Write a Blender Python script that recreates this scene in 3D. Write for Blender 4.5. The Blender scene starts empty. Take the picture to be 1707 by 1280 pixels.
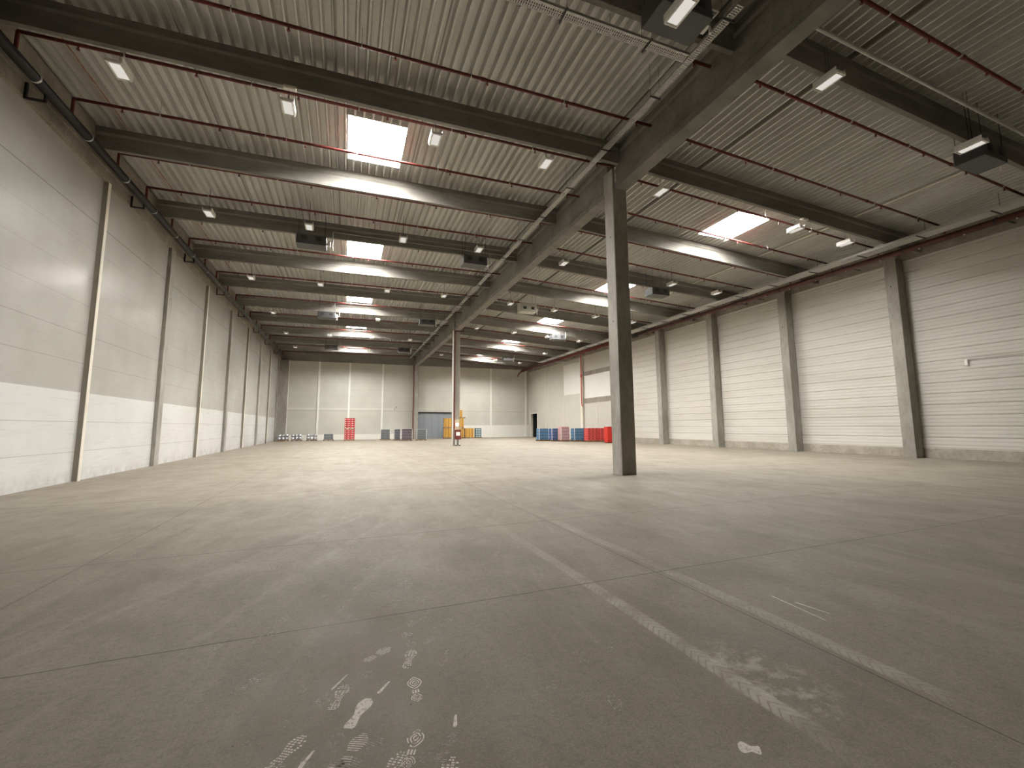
import bpy, bmesh, math, random
from mathutils import Vector, Matrix
random.seed(7)
C = bpy.context.scene.collection
SC = bpy.context.scene

# ------------------------------------------------------------------ camera
YAW, PITCH, ROLL, FPX, CAM_H = math.radians(21.0359), math.radians(6.802), math.radians(-0.4102), 743.787, 1.638
Fv = Vector((math.sin(YAW)*math.cos(PITCH), math.cos(YAW)*math.cos(PITCH), math.sin(PITCH)))
Rv = Vector((math.cos(YAW), -math.sin(YAW), 0)); Uv = Rv.cross(Fv)
R2 = Rv*math.cos(ROLL) + Uv*math.sin(ROLL); U2 = -Rv*math.sin(ROLL) + Uv*math.cos(ROLL)
cam = bpy.data.cameras.new('camera'); co = bpy.data.objects.new('camera', cam); C.objects.link(co)
m = Matrix.Identity(4)
for i in range(3):
    m[i][0], m[i][1], m[i][2] = R2[i], U2[i], -Fv[i]
m.translation = Vector((0, 0, CAM_H)); co.matrix_world = m
cam.sensor_width = 36; cam.lens = FPX/1707*36
cam.shift_x = -10.59/1707; cam.shift_y = -18.98/1707
cam.clip_start = 0.05; cam.clip_end = 300
SC.camera = co

# ------------------------------------------------------------------ light
w = bpy.data.worlds.new('world'); SC.world = w; w.use_nodes = True
w.node_tree.nodes['Background'].inputs[0].default_value = (0.9, 0.95, 1.0, 1)
w.node_tree.nodes['Background'].inputs[1].default_value = 1.0
SKY_E = 64.0          # daylight in the skylight panes
LED_E = 0.26          # the high-bay lamps
SC.view_settings.view_transform = 'Standard'
SC.view_settings.look = 'None'
SC.view_settings.gamma = 1
SC.view_settings.use_curve_mapping = False
SC.view_settings.exposure = 1.45
SC.cycles.use_denoising = True
SC.cycles.max_bounces = 10
SC.cycles.diffuse_bounces = 8
SC.cycles.sample_clamp_indirect = 6

# ------------------------------------------------------------------ materials
def hexc(r, g, b):
    f = lambda c: (c/255/12.92) if c/255 <= .04045 else ((c/255+.055)/1.055)**2.4
    return (f(r), f(g), f(b), 1)
class NT:
    def __init__(s, name):
        s.m = bpy.data.materials.new(name); s.m.use_nodes = True; s.t = s.m.node_tree
        s.b = s.t.nodes['Principled BSDF']; s.out = s.t.nodes['Material Output']
    def n(s, t, **k):
        x = s.t.nodes.new(t)
        for a, v in k.items(): setattr(x, a, v)
        return x
    def l(s, a, b): s.t.links.new(a, b)
    def v(s, sock, val):
        if hasattr(val, 'is_output'): s.l(val, sock)
        else: sock.default_value = val
    def math(s, op, a, b=0.0, c=0.0, clamp=False):
        x = s.n('ShaderNodeMath', operation=op); x.use_clamp = clamp
        s.v(x.inputs[0], a); s.v(x.inputs[1], b); s.v(x.inputs[2], c); return x.outputs[0]
    def coords(s):
        g = s.n('ShaderNodeNewGeometry'); sp = s.n('ShaderNodeSeparateXYZ'); s.l(g.outputs['Position'], sp.inputs[0])
        s.pos = g.outputs['Position']; s.x, s.y, s.z = sp.outputs; return s
    def noise(s, scale, detail=4, rough=.55, sc=(1, 1, 1), dist=0.0):
        mp = s.n('ShaderNodeMapping'); s.l(s.pos, mp.inputs[0]); mp.inputs['Scale'].default_value = sc
        x = s.n('ShaderNodeTexNoise'); s.l(mp.outputs[0], x.inputs['Vector'])
        x.inputs['Scale'].default_value = scale; x.inputs['Detail'].default_value = detail
        x.inputs['Roughness'].default_value = rough; x.inputs['Distortion'].default_value = dist
        return x.outputs['Fac']
    def ramp(s, f, a, b, lo=0.0, hi=1.0):
        x = s.n('ShaderNodeMapRange'); s.v(x.inputs[0], f); x.inputs[1].default_value = a; x.inputs[2].default_value = b
        x.inputs[3].default_value = lo; x.inputs[4].default_value = hi; return x.outputs[0]
    def mix(s, f, a, b, mode='MIX'):
        x = s.n('ShaderNodeMix', data_type='RGBA', blend_type=mode); s.v(x.inputs[0], f); s.v(x.inputs[6], a); s.v(x.inputs[7], b)
        return x.outputs[2]
    def line(s, c, at, hw, soft=None):      # 1 on the line c == at
        d = s.math('ABSOLUTE', s.math('SUBTRACT', c, at))
        return s.ramp(d, hw, hw + (soft or hw*.6), 1, 0)
    def between(s, c, a, b, soft=.02):
        return s.math('MULTIPLY', s.ramp(c, a-soft, a+soft), s.ramp(c, b-soft, b+soft, 1, 0))
    def done(s, col, rough=.7, spec=.3, metal=0.0, bump=None, bs=.1, bd=.01):
        s.v(s.b.inputs['Base Color'], col); s.v(s.b.inputs['Roughness'], rough)
        s.b.inputs['Specular IOR Level'].default_value = spec; s.b.inputs['Metallic'].default_value = metal
        if bump is not None:
            bn = s.n('ShaderNodeBump'); bn.inputs['Strength'].default_value = bs; bn.inputs['Distance'].default_value = bd
            s.l(bump, bn.inputs['Height']); s.l(bn.outputs[0], s.b.inputs['Normal'])
        return s.m

def plain(name, rgb, rough=.5, metal=0.0, var=.12, spec=.4, scale=3.0):
    k = NT(name).coords(); c = hexc(*rgb)
    f = k.ramp(k.noise(scale, 3), .3, .7)
    d = tuple(x*(1-var) for x in c[:3])+(1,)
    return k.done(k.mix(f, c, d), rough, spec, metal)

def concrete(name, rgb, dark, sc=(1, 1, 1)):
    k = NT(name).coords()
    a = k.noise(.9, 5, .6, sc); b = k.noise(7, 4, .6, sc); f = k.noise(60, 2, .5)
    c = k.mix(k.ramp(a, .35, .68), hexc(*rgb), hexc(*dark))
    c = k.mix(k.ramp(b, .45, .75, 0, .45), c, hexc(*[int(v*.8) for v in dark]))
    pores = k.ramp(k.noise(24, 2, .4), .68, .74, 0, .5)
    c = k.mix(pores, c, hexc(70, 64, 54))
    return k.done(c, .85, .2, 0, k.math('ADD', b, f), .12, .01)

M = {}
M['concrete'] = concrete('precast_concrete', (158, 151, 138), (128, 120, 107))
M['beam'] = concrete('beam_concrete', (140, 137, 130), (114, 111, 103), (.25, 1, 1))
M['column'] = concrete('column_concrete', (166, 162, 152), (136, 131, 121), (1, 1, .35))
M['plinth'] = concrete('plinth_concrete', (172, 164, 150), (146, 138, 124))

def floor_mat():
    k = NT('dusty_screed').coords()
    a = k.noise(.35, 5, .6); b = k.noise(2.2, 6, .65, (1, .6, 1)); c = k.noise(18, 5, .7); d = k.noise(1.1, 5, .6, (1, .18, 1), .6)
    col = k.mix(k.ramp(a, .35, .65), hexc(141, 132, 117), hexc(126, 117, 103))
    col = k.mix(k.ramp(b, .4, .72, 0, .28), col, hexc(112, 103, 90))
    col = k.mix(k.ramp(d, .52, .74, 0, .2), col, hexc(166, 160, 147))
    col = k.mix(k.ramp(c, .46, .68, 0, .5), col, hexc(104, 96, 86))
    light = hexc(192, 184, 170)
    # drifting scuff arcs
    wv = k.n('ShaderNodeTexWave'); mp = k.n('ShaderNodeMapping'); k.l(k.pos, mp.inputs[0])
    mp.inputs['Rotation'].default_value = (0, 0, .62); mp.inputs['Scale'].default_value = (1, .25, 1); k.l(mp.outputs[0], wv.inputs[0])
    wv.inputs['Scale'].default_value = 1.1; wv.inputs['Distortion'].default_value = 9; wv.inputs['Detail'].default_value = 4
    sc = k.math('MULTIPLY', k.ramp(wv.outputs['Fac'], .86, .98), k.ramp(k.noise(.7, 3), .5, .62))
    col = k.mix(k.math('MULTIPLY', sc, .07), col, light)
    big = k.noise(.8, 5, .7, (1, .7, 1), .5)
    col = k.mix(k.math('MULTIPLY', k.ramp(big, .46, .66), .38), col, hexc(96, 88, 76))
    fine = k.noise(70, 3, .7)
    col = k.mix(k.ramp(fine, .5, .68, 0, .32), col, hexc(168, 160, 146))
    col = k.mix(k.ramp(fine, .34, .46, .3, 0), col, hexc(98, 90, 80))
    # long faint wheel streaks across the left half
    for (x0, y0), (x1, y1), hw, amt, cc in (((-2.5, 4.6), (-2.3, 9.7), .03, .30, hexc(96, 88, 77)), ((-2.3, 4.35), (.55, 9.3), .035, .11, light), ((-1.2, 3.9), (1.1, 9.0), .03, .11, light),
                                            ((-.5, 3.2), (1.6, 8.2), .03, .09, light), ((10.5, 13.6), (21, 12.2), .06, .35, hexc(100, 90, 78)), ((9.5, 15.5), (21, 13.4), .06, .28, hexc(100, 90, 78))):
        L_ = math.hypot(x1-x0, y1-y0); ux, uy = (x1-x0)/L_, (y1-y0)/L_
        al = k.math('ADD', k.math('MULTIPLY', k.math('SUBTRACT', k.x, x0), ux), k.math('MULTIPLY', k.math('SUBTRACT', k.y, y0), uy))
        ac = k.math('SUBTRACT', k.math('MULTIPLY', k.math('SUBTRACT', k.x, x0), uy), k.math('MULTIPLY', k.math('SUBTRACT', k.y, y0), ux))
        ac = k.math('ADD', ac, k.math('MULTIPLY', k.math('MULTIPLY', al, k.math('SUBTRACT', L_, al)), .012))
        f = k.math('MULTIPLY', k.line(ac, 0.0, hw, hw*1.5), k.between(al, 0, L_, .4))
        f = k.math('MULTIPLY', f, k.ramp(k.noise(4, 4, .7), .38, .6))
        col = k.mix(k.math('MULTIPLY', f, amt), col, cc)
    # tyre tracks: two bands of chevron tread along the hall
    wob = k.math('MULTIPLY', k.math('SUBTRACT', k.noise(.35, 2), .5), .10)
    xx = k.math('ADD', k.x, wob)
    for x0, hw, y1, amp in ((3.44, .062, 8.5, .42), (2.41, .062, 7.0, .62)):
        band = k.line(xx, x0, hw, .018)
        u = k.math('ABSOLUTE', k.math('SUBTRACT', xx, x0))
        ph = k.math('FRACT', k.math('ADD', k.math('MULTIPLY', k.y, 14.0), k.math('MULTIPLY', u, 16.0)))
        tread = k.ramp(ph, .12, .3, .25, 1)
        lenf = k.math('MULTIPLY', k.ramp(k.y, 1.55, 2.1), k.ramp(k.y, y1-5, y1, 1, .1))
        worn = k.ramp(k.noise(3.0, 4, .65), .36, .6, .25, 1)
        f = k.math('MULTIPLY', k.math('MULTIPLY', band, tread), k.math('MULTIPLY', lenf, worn))
        col = k.mix(k.math('MULTIPLY', f, amp), col, light)
    # broader faint drive lanes further back
    for x0, hw in ((4.7, .18), (6.2, .2), (1.0, .15), (12.5, .25), (14.0, .25)):
        f = k.math('MULTIPLY', k.line(xx, x0, hw, .12), k.ramp(k.noise(1.3, 4, .6, (1, .3, 1)), .42, .65))
        col = k.mix(k.math('MULTIPLY', f, .10), col, light)
    # dusty scuffed patch right of the near track
    px = k.math('POWER', k.math('DIVIDE', k.math('SUBTRACT', k.x, 2.62), .34), 2)
    py = k.math('POWER', k.math('DIVIDE', k.math('SUBTRACT', k.y, 2.35), .55), 2)
    patch = k.ramp(k.math('ADD', px, py), .3, 1.0, 1, 0)
    col = k.mix(k.math('MULTIPLY', k.math('MULTIPLY', patch, k.ramp(k.noise(7, 5, .7), .48, .6)), .5), col, light)
    # dark oily smudge rows across the hall (turning marks)
    for y0 in (16.2, 16.9):
        f = k.math('MULTIPLY', k.line(k.math('ADD', k.y, k.math('MULTIPLY', k.x, -.10)), y0-1.2, .07, .12), k.ramp(k.x, 7, 10))
        col = k.mix(k.math('MULTIPLY', f, .3), col, hexc(96, 86, 74))
    # saw-cut joints
    j = None
    yw = k.math('ADD', k.y, k.math('MULTIPLY', k.x, -.025)); yw = k.math('ADD', yw, k.math('MULTIPLY', k.math('SUBTRACT', k.noise(3, 3), .5), .03))
    for y0, hw in ((4.25, .006), (7.22, .006), (12.9, .012), (18.9, .014), (24.9, .016), (36.9, .02), (48.9, .02)):
        f = k.line(yw, y0, hw); j = f if j is None else k.math('MAXIMUM', j, f)
    for x0, hw in ((3.30, .005), (-2.9, .012), (15.2, .012)):
        f = k.line(k.x, x0, hw)
        if x0 != 3.30: f = k.math('MULTIPLY', f, .45)
        j = k.math('MAXIMUM', j, f)
    col = k.mix(k.math('MULTIPLY', j, .72), col, hexc(74, 64, 54))
    # grit
    v = k.n('ShaderNodeTexVoronoi'); k.l(k.pos, v.inputs[0]); v.inputs['Scale'].default_value = 3.2
    grit = k.math('MULTIPLY', k.ramp(v.outputs['Distance'], .012, .03, 1, 0), .8)
    col = k.mix(grit, col, hexc(60, 52, 44))
    return k.done(col, k.ramp(b, .3, .7, .62, .8), .22, 0, k.math('ADD', c, k.math('MULTIPLY', j, -2.0)), .12, .008)
M['floor'] = floor_mat()

k = NT('pale_dust').coords()
tr = k.n('ShaderNodeBsdfTransparent'); mx = k.n('ShaderNodeMixShader')
k.done(k.mix(k.ramp(k.noise(30, 3), .3, .7), hexc(206, 198, 186), hexc(178, 169, 156)), .9, .1)
k.l(k.math('MULTIPLY', k.ramp(k.noise(45, 4, .7), .40, .58), k.ramp(k.noise(5, 2), .35, .6, .28, .9)), mx.inputs[0])
k.l(tr.outputs[0], mx.inputs[1]); k.l(k.b.outputs[0], mx.inputs[2]); k.l(mx.outputs[0], k.out.inputs[0])
M['dust'] = k.m
k = NT('strong_dust').coords()
tr = k.n('ShaderNodeBsdfTransparent'); mx = k.n('ShaderNodeMixShader')
k.done(hexc(222, 214, 203), .9, .1)
k.l(k.ramp(k.noise(40, 4, .7), .33, .5, .35, 1), mx.inputs[0])
k.l(tr.outputs[0], mx.inputs[1]); k.l(k.b.outputs[0], mx.inputs[2]); k.l(mx.outputs[0], k.out.inputs[0])
M['dust2'] = k.m

def lwall():
    k = NT('left_wall_panels').coords()
    up = k.mix(k.ramp(k.noise(.5, 4), .35, .65), hexc(176, 173, 165), hexc(166, 163, 154))
    lo = k.mix(k.ramp(k.noise(.5, 4), .35, .65), hexc(208, 208, 204), hexc(200, 199, 194))
    c = k.mix(k.ramp(k.z, 2.79, 2.81), lo, up)
    j = None
    for z0, a in ((8.42, 1.0), (7.48, .25), (6.54, .25), (5.6, .3), (4.65, .5), (3.73, .4), (1.87, .5), (.93, .5)):
        f = k.math('MULTIPLY', k.line(k.z, z0, .006, .008), a); j = f if j is None else k.math('MAXIMUM', j, f)
    c = k.mix(k.math('MULTIPLY', j, .75), c, hexc(96, 90, 80))
    dirt = k.math('MULTIPLY', k.ramp(k.z, .0, .5, .5, 0), k.ramp(k.noise(2.5, 5), .4, .7))
    c = k.mix(dirt, c, hexc(150, 140, 124))
    st = k.math('MULTIPLY', k.ramp(k.noise(14, 4, .6, (1, .06, 1)), .55, .7, 0, .2), 1.0)
    c = k.mix(st, c, hexc(150, 144, 132))
    return k.done(c, .22, .5, 0, k.noise(1.6, 3, .5, (1, .5, 1)), .12, .02)
M['wall_left'] = lwall()
def rwall():
    k = NT('right_wall_cladding').coords()
    c = k.mix(k.ramp(k.noise(.5, 4, .6, (1, .25, 1.6)), .35, .65), hexc(202, 199, 189), hexc(191, 187, 176))
    c = k.mix(k.ramp(k.noise(3, 5, .6, (1, .12, 2.5)), .5, .75, 0, .3), c, hexc(176, 168, 152))
    return k.done(c, .5, .4)
M['wall_right'] = rwall()
M['panel_grey'] = plain('smooth_panel_grey', (196, 192, 180), .5, var=.06, scale=.6)
M['panel_white'] = plain('smooth_panel_white', (228, 226, 218), .45, var=.04, scale=.6)
def fwall():
    k = NT('far_wall_panels').coords()
    up = k.mix(k.ramp(k.noise(.4, 3), .35, .65), hexc(196, 194, 182), hexc(186, 184, 172))
    lo = hexc(222, 220, 210)
    band = k.math('ADD', k.math('MULTIPLY', k.ramp(k.z, .69, .71, 1, 0), k.ramp(k.x, 8.5, 8.6, 1, 0)), k.math('MULTIPLY', k.ramp(k.z, 1.74, 1.76, 1, 0), k.ramp(k.x, 13.9, 14, 0, 1)), clamp=True)
    c = k.mix(band, up, lo)
    j = None
    for z0 in (3.72, 2.8, 4.65, 5.6, 6.5, 7.5, 8.4, 9.3):
        f = k.math('MULTIPLY', k.line(k.z, z0, .012, .02), .9 if z0 == 3.72 else .25); j = f if j is None else k.math('MAXIMUM', j, f)
    c = k.mix(k.math('MULTIPLY', j, .6), c, hexc(120, 116, 106))
    return k.done(c, .5, .4)
M['wall_far'] = fwall()
def deckm():
    k = NT('galvanised_roof_deck').coords()
    c = k.mix(k.ramp(k.noise(1.2, 4, .6, (1, .3, 1)), .35, .65), hexc(205, 205, 199), hexc(190, 189, 181))
    c = k.mix(k.ramp(k.noise(60, 2, .6, (1, .2, 1)), .45, .7, 0, .3), c, hexc(150, 144, 130))
    r = k.math('MULTIPLY', k.line(k.x, -7.05, .085, .01), k.ramp(k.noise(2.2, 3), .36, .52, .35, .9))
    c = k.mix(r, c, hexc(150, 88, 58))
    j = None
    for x0 in (-4.2, -.62, 1.98, 5.2, 8.1, 12.2, 15.0, 17.9, 20.4, 23.0):
        f = k.line(k.x, x0, .012, .01); j = f if j is None else k.math('MAXIMUM', j, f)
    c = k.mix(k.math('MULTIPLY', j, .75), c, hexc(80, 74, 64))
    return k.done(c, .42, .5, .25)
M['deck'] = deckm()
M['red_pipe'] = plain('red_pipe_paint', (112, 47, 41), .5, var=.25)
M['red_bright'] = plain('bright_red_paint', (196, 48, 36), .45)
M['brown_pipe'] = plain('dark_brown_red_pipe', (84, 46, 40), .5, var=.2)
M['dark_pipe'] = plain('dark_main_pipe', (38, 37, 37), .4, .3)
M['black'] = plain('black_steel', (38, 37, 36), .5)
M['heater'] = plain('charcoal_sheet_metal', (84, 85, 85), .5, .2)
M['heater_grey'] = plain('pale_grey_sheet_metal', (186, 184, 172), .45, .1)
M['galv'] = plain('galvanised_steel', (196, 196, 190), .4, .5)
M['white'] = plain('white_enamel', (232, 230, 222), .4, var=.04)
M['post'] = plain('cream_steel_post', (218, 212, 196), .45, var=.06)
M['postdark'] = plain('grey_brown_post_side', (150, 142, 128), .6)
M['wood'] = plain('pallet_wood', (150, 118, 82), .8, var=.3, scale=9)
M['yellow'] = plain('yellow_plastic', (216, 166, 76), .45, var=.15)
M['red'] = plain('red_plastic', (196, 54, 52), .45, var=.15)
M['redpink'] = plain('faded_red_plastic', (214, 84, 78), .45, var=.15)
M['teal'] = plain('teal_grey_plastic', (112, 140, 144), .45, var=.15)
M['bluepack'] = plain('blue_bottles', (84, 138, 178), .3, var=.35, scale=14)
M['bluedeep'] = plain('deep_blue_bottles', (76, 104, 158), .3, var=.35, scale=14)
M['pinkpack'] = plain('pink_white_bottles', (206, 164, 164), .35, var=.3, scale=14)
M['greenpack'] = plain('pale_green_bottles', (176, 200, 190), .35, var=.3, scale=14)
M['greypack'] = plain('grey_white_cans', (136, 140, 144), .35, var=.45, scale=16)
M['purplepack'] = plain('mauve_grey_cans', (118, 106, 116), .35, var=.5, scale=16)
M['steelkeg'] = plain('steel_keg', (190, 192, 194), .3, .7)
M['crate_brown'] = plain('dark_amber_print', (128, 84, 30), .6)
M['gap_shade'] = plain('gap_shade_paint', (52, 52, 56), .7)
M['paper'] = plain('white_paper', (240, 238, 232), .8, var=.02)
M['door'] = plain('blue_grey_door_leaf', (140, 147, 152), .5, var=.06)
def emis(name, col, e):
    k = NT(name); em = k.n('ShaderNodeEmission'); em.inputs[0].default_value = col; em.inputs[1].default_value = e
    k.l(em.outputs[0], k.out.inputs[0]); return k.m
M['sky'] = emis('daylit_skylight_pane', (.98, .965, .955, 1), SKY_E)
M['led'] = emis('led_diffuser', (1.0, .95, .86, 1), LED_E)
M['warm'] = emis('warm_bulb', (1.0, .78, .5, 1), 22)

# ------------------------------------------------------------------ mesh helpers
class MB:
    def __init__(s): s.v = []; s.f = []; s.mi = []; s.m = 0
    def add(s, vs, fs):
        o = len(s.v); s.v += [tuple(v) for v in vs]; s.f += [tuple(i+o for i in f) for f in fs]; s.mi += [s.m]*len(fs); return s
    def box(s, x0, x1, y0, y1, z0, z1):
        return s.add([(x0, y0, z0), (x1, y0, z0), (x1, y1, z0), (x0, y1, z0), (x0, y0, z1), (x1, y0, z1), (x1, y1, z1), (x0, y1, z1)],
                     [(0, 3, 2, 1), (4, 5, 6, 7), (0, 1, 5, 4), (1, 2, 6, 5), (2, 3, 7, 6), (3, 0, 4, 7)])
    def bevbox(s, x0, x1, y0, y1, z0, z1, b):
        pts = [(x0+b, y0), (x1-b, y0), (x1, y0+b), (x1, y1-b), (x1-b, y1), (x0+b, y1), (x0, y1-b), (x0, y0+b)]
        return s.prism(pts, z0, z1)
    def prism(s, pts, z0, z1):
        n = len(pts)
        return s.add([(x, y, z0) for x, y in pts]+[(x, y, z1) for x, y in pts],
                     [tuple(reversed(range(n))), tuple(range(n, 2*n))]+[(i, (i+1) % n, n+(i+1) % n, n+i) for i in range(n)])
    def tube(s, a, b, r, n=10, r2=None, cap=True):
        a, b = Vector(a), Vector(b); d = (b-a).normalized(); u = d.orthogonal().normalized(); w_ = d.cross(u); r2 = r if r2 is None else r2
        vs = [a+(u*math.cos(t)+w_*math.sin(t))*r for t in [2*math.pi*i/n for i in range(n)]] + [b+(u*math.cos(t)+w_*math.sin(t))*r2 for t in [2*math.pi*i/n for i in range(n)]]
        fs = [(i, (i+1) % n, n+(i+1) % n, n+i) for i in range(n)]
        if cap: fs += [tuple(reversed(range(n))), tuple(range(n, 2*n))]
        return s.add(vs, fs)
    def path(s, pts, r, n=8):
        for a, b in zip(pts, pts[1:]): s.tube(a, b, r, n)
        return s
    def lathe(s, prof, n=14, c=(0, 0)):
        vs = []; fs = []
        for r, z in prof: vs += [(c[0]+r*math.cos(2*math.pi*i/n), c[1]+r*math.sin(2*math.pi*i/n), z) for i in range(n)]
        for k_ in range(len(prof)-1): fs += [(k_*n+i, k_*n+(i+1) % n, (k_+1)*n+(i+1) % n, (k_+1)*n+i) for i in range(n)]
        fs += [tuple(reversed(range(n))), tuple(range((len(prof)-1)*n, len(prof)*n))]
        return s.add(vs, fs)
    def build(s, name, mats, parent=None, smooth=False):
        me = bpy.data.meshes.new(name); me.from_pydata(s.v, [], s.f)
        for mm in (mats if isinstance(mats, (list, tuple)) else [mats]): me.materials.append(mm)
        me.polygons.foreach_set('material_index', s.mi)
        if smooth: me.polygons.foreach_set('use_smooth', [True]*len(s.f))
        me.update(); o = bpy.data.objects.new(name, me); C.objects.link(o)
        if parent: o.parent = parent
        return o
_shared = {}
def piece(name, key, mk, mat, parent, loc=(0, 0, 0), smooth=False, rot=None):
    # one small part, sharing its mesh with its look-alikes
    if key not in _shared:
        b_ = MB(); mk(b_); o = b_.build(name, mat, None, smooth); _shared[key] = o.data
    else:
        o = bpy.data.objects.new(name, _shared[key]); C.objects.link(o)
    o.parent = parent; o.location = loc
    if rot: o.rotation_euler = rot
    return o
def bevel(o, wdt=.012, seg=2):
    b = o.modifiers.new('bevel', 'BEVEL'); b.width = wdt; b.segments = seg; b.limit_method = 'ANGLE'; return o
def tag(o, label, cat, group=None, kind=None):
    o['label'] = label; o['category'] = cat
    if group: o['group'] = group
    if kind: o['kind'] = kind
    return o
def struct(o): o['kind'] = 'structure'; return o
def empty(name, loc, label, cat, group=None, rz=0):
    o = bpy.data.objects.new(name, None); C.objects.link(o); o.location = loc; o.rotation_euler = (0, 0, rz); o.empty_display_size = .2
    return tag(o, label, cat, group)
def dup(root, loc, label=None, group=None, rz=None):
    r = root.copy(); C.objects.link(r); r.location = loc
    if rz is not None: r.rotation_euler = (0, 0, rz)
    if label: r['label'] = label
    if group: r['group'] = group
    for ch in list(root.children):
        c = ch.copy(); C.objects.link(c); c.parent = r
        for g in ch.children:
            d = g.copy(); C.objects.link(d); d.parent = c
    return r

# ------------------------------------------------------------------ the hall
XL, XR, YN, YF = -7.98, 25.67, -5.0, 62.5
RX = 8.6
SL, SR = .0043, .0546
def droop(x): return SL*(RX-x) if x < RX else SR*(x-RX)
def zb(x): return 10.71 - droop(x)       # underside of the roof beams
def zd(x): return 11.43 - droop(x)       # underside of the roof deck
BY = [12.36 + 5.0*j for j in range(-3, 10)]
SKY_X = [(-.24, 1.50), (15.95, 17.75)]
SKY_Y = [(14.05+10*i, 16.5+10*i) for i in range(5)]

# floor with the dust footprints in its own mesh
fb = MB(); fb.box(XL-.3, XR+.3, YN-.3, YF+.3, -.3, 0)
def sole(x, y, a, L=.29, kind=0, mi=1, amp=1.0):
    fb.m = mi; ca, sa = math.cos(a), math.sin(a)
    T = lambda u, v: (x+u*ca-v*sa, y+u*sa+v*ca, .0008)
    def poly(pts): fb.add([T(u, v) for u, v in pts], [tuple(range(len(pts)))])
    def hw(t):
        t = max(0.0, min(1.0, t))
        w0 = .030 + .004*math.exp(-((t-.14)/.1)**2) - .008*math.exp(-((t-.42)/.12)**2) + .016*math.exp(-((t-.74)/.17)**2)
        return w0*min(1, (t/.10))**.5*min(1, ((1-t)/.16))**.55*amp
    if kind == 0:      # bars across the sole
        t = .02
        while t < .97:
            h = hw(t+.015)
            if h > .008 and not (.38 < t < .5):
                poly([(-h, t*L), (h, (t+.012)*L), (h, (t+.036)*L), (-h, (t+.024)*L)])
            t += .055
    elif kind == 1:    # small blocks
        t = .03
        while t < .96:
            h = hw(t+.02)
            for q in (-.75, -.25, .25, .75):
                u = q*h; ww = h*.19
                if h > .01 and random.random() < .85: poly([(u-ww, t*L), (u+ww, t*L), (u+ww*.8, (t+.035)*L), (u-ww*.8, (t+.035)*L)])
            t += .06
    elif kind == 2:    # contour lines at heel and toe, blocks between
        for t0, t1 in ((.0, .30), (.50, 1.0)):
            for rr in (1, .66, .34):
                n = 20; tc = (t0+t1)/2; ht = (t1-t0)/2
                def pt(i, q):
                    aa = 6.2832*i/n; t = tc+ht*q*math.sin(aa); full = hw(tc+ht*math.sin(aa)*.9)
                    return (max(full, .012)*q*math.cos(aa), t*L)
                for i in range(n):
                    if random.random() < .9: poly([pt(i, rr), pt(i+1, rr), pt(i+1, rr-.15), pt(i, rr-.15)])
        for q in (-.6, 0, .6): poly([(q*.026-.005, .33*L), (q*.026+.005, .33*L), (q*.028+.005, .46*L), (q*.028-.005, .46*L)])
    else:              # solid print
        ts = [i/16 for i in range(17)]
        poly([(hw(t) + .002*random.random(), t*L) for t in ts[1:-1]] + [(-hw(t)*.9, t*L) for t in reversed(ts[1:-1])])
prints = [(.06, 2.80, -.45, .31, 3, 2), (.20, 2.70, -.5, .27, 0, 1), (.02, 2.50, -.5, .28, 0, 2), (-.16, 2.98, -.5, .27, 1, 1), (-.10, 2.84, -.4, .27, 0, 1),
             (.46, 2.92, -.05, .28, 2, 2), (.33, 2.40, -.35, .29, 2, 2), (.52, 3.62, .05, .27, 3, 1), (.44, 3.32, -.3, .27, 1, 2), (.66, 3.25, -.55, .27, 2, 1),
             (.18, 3.52, -.9, .24, 0, 2), (.05, 3.20, -.7, .26, 2, 1), (-.12, 2.34, -.6, .29, 0, 2), (-.30, 2.62, -.6, .28, 1, 2), (-.45, 2.85, -.9, .27, 1, 1),
             (.36, 4.45, -.9, .30, 3, 1), (.12, 4.02, -1.2, .27, 1, 2), (-.12, 4.3, -1.1, .27, 2, 1), (.0, 4.7, -1.0, .27, 1, 2), (-.2, 3.75, -.9, .27, 1, 1),
             (.12, 5.2, -1.0, .27, 1, 2), (.3, 5.6, -.9, .27, 1, 2), (-.05, 5.0, -1.1, .26, 0, 1), (.75, 4.15, -.2, .26, 1, 1), (1.2, 4.4, -1.0, .26, 1, 1),
             (1.05, 5.3, .3, .28, 2, 1), (1.35, 3.5, -.4, .26, 1, 1), (1.6, 2.9, -.2, .26, 1, 1), (1.25, 2.7, -.3, .26, 0, 1), (2.02, 1.86, .9, .12, 3, 2),
             (.9, 6.2, -.3, .27, 1, 1), (.5, 6.7, -.7, .27, 1, 2), (-.6, 3.4, -.6, .27, 1, 1), (.02, 6.0, -.7, .27, 1, 1), (.45, 2.15, -.4, .28, 1, 2),
             (-.02, 3.02, -.3, .27, 1, 2), (.24, 2.95, -.2, .26, 1, 1), (-.22, 2.45, -.5, .27, 2, 1), (.18, 2.30, -.6, .28, 1, 2), (.02, 2.22, -.5, .29, 0, 2),
             (.30, 4.9, -1.0, .27, 1, 2), (.55, 5.0, -.8, .26, 1, 1), (.20, 4.35, -1.1, .27, 1, 2), (.38, 3.95, -1.2, .27, 0, 2), (.55, 3.95, -.9, .26, 1, 1),
             (1.5, 2.3, -.3, .27, 1, 1), (1.9, 3.0, .5, .27, 1, 1), (2.0, 4.6, -.5, .27, 1, 1), (1.8, 5.6, -.5, .27, 0, 1), (-.9, 4.1, -.7, .27, 1, 1)]
for _ in range(26):
    t_ = random.random(); prints.append((.25+random.gauss(0, .32)*(1+t_), 2.2+5.5*t_**1.3, -.7+random.gauss(0, .4), .27, random.choice((0, 1, 1, 1, 2)), 1))
for args in prints:
    if args[1] > 3.9: args = args[:5] + (1,)
    sole(*args)
fb.m = 2
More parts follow.
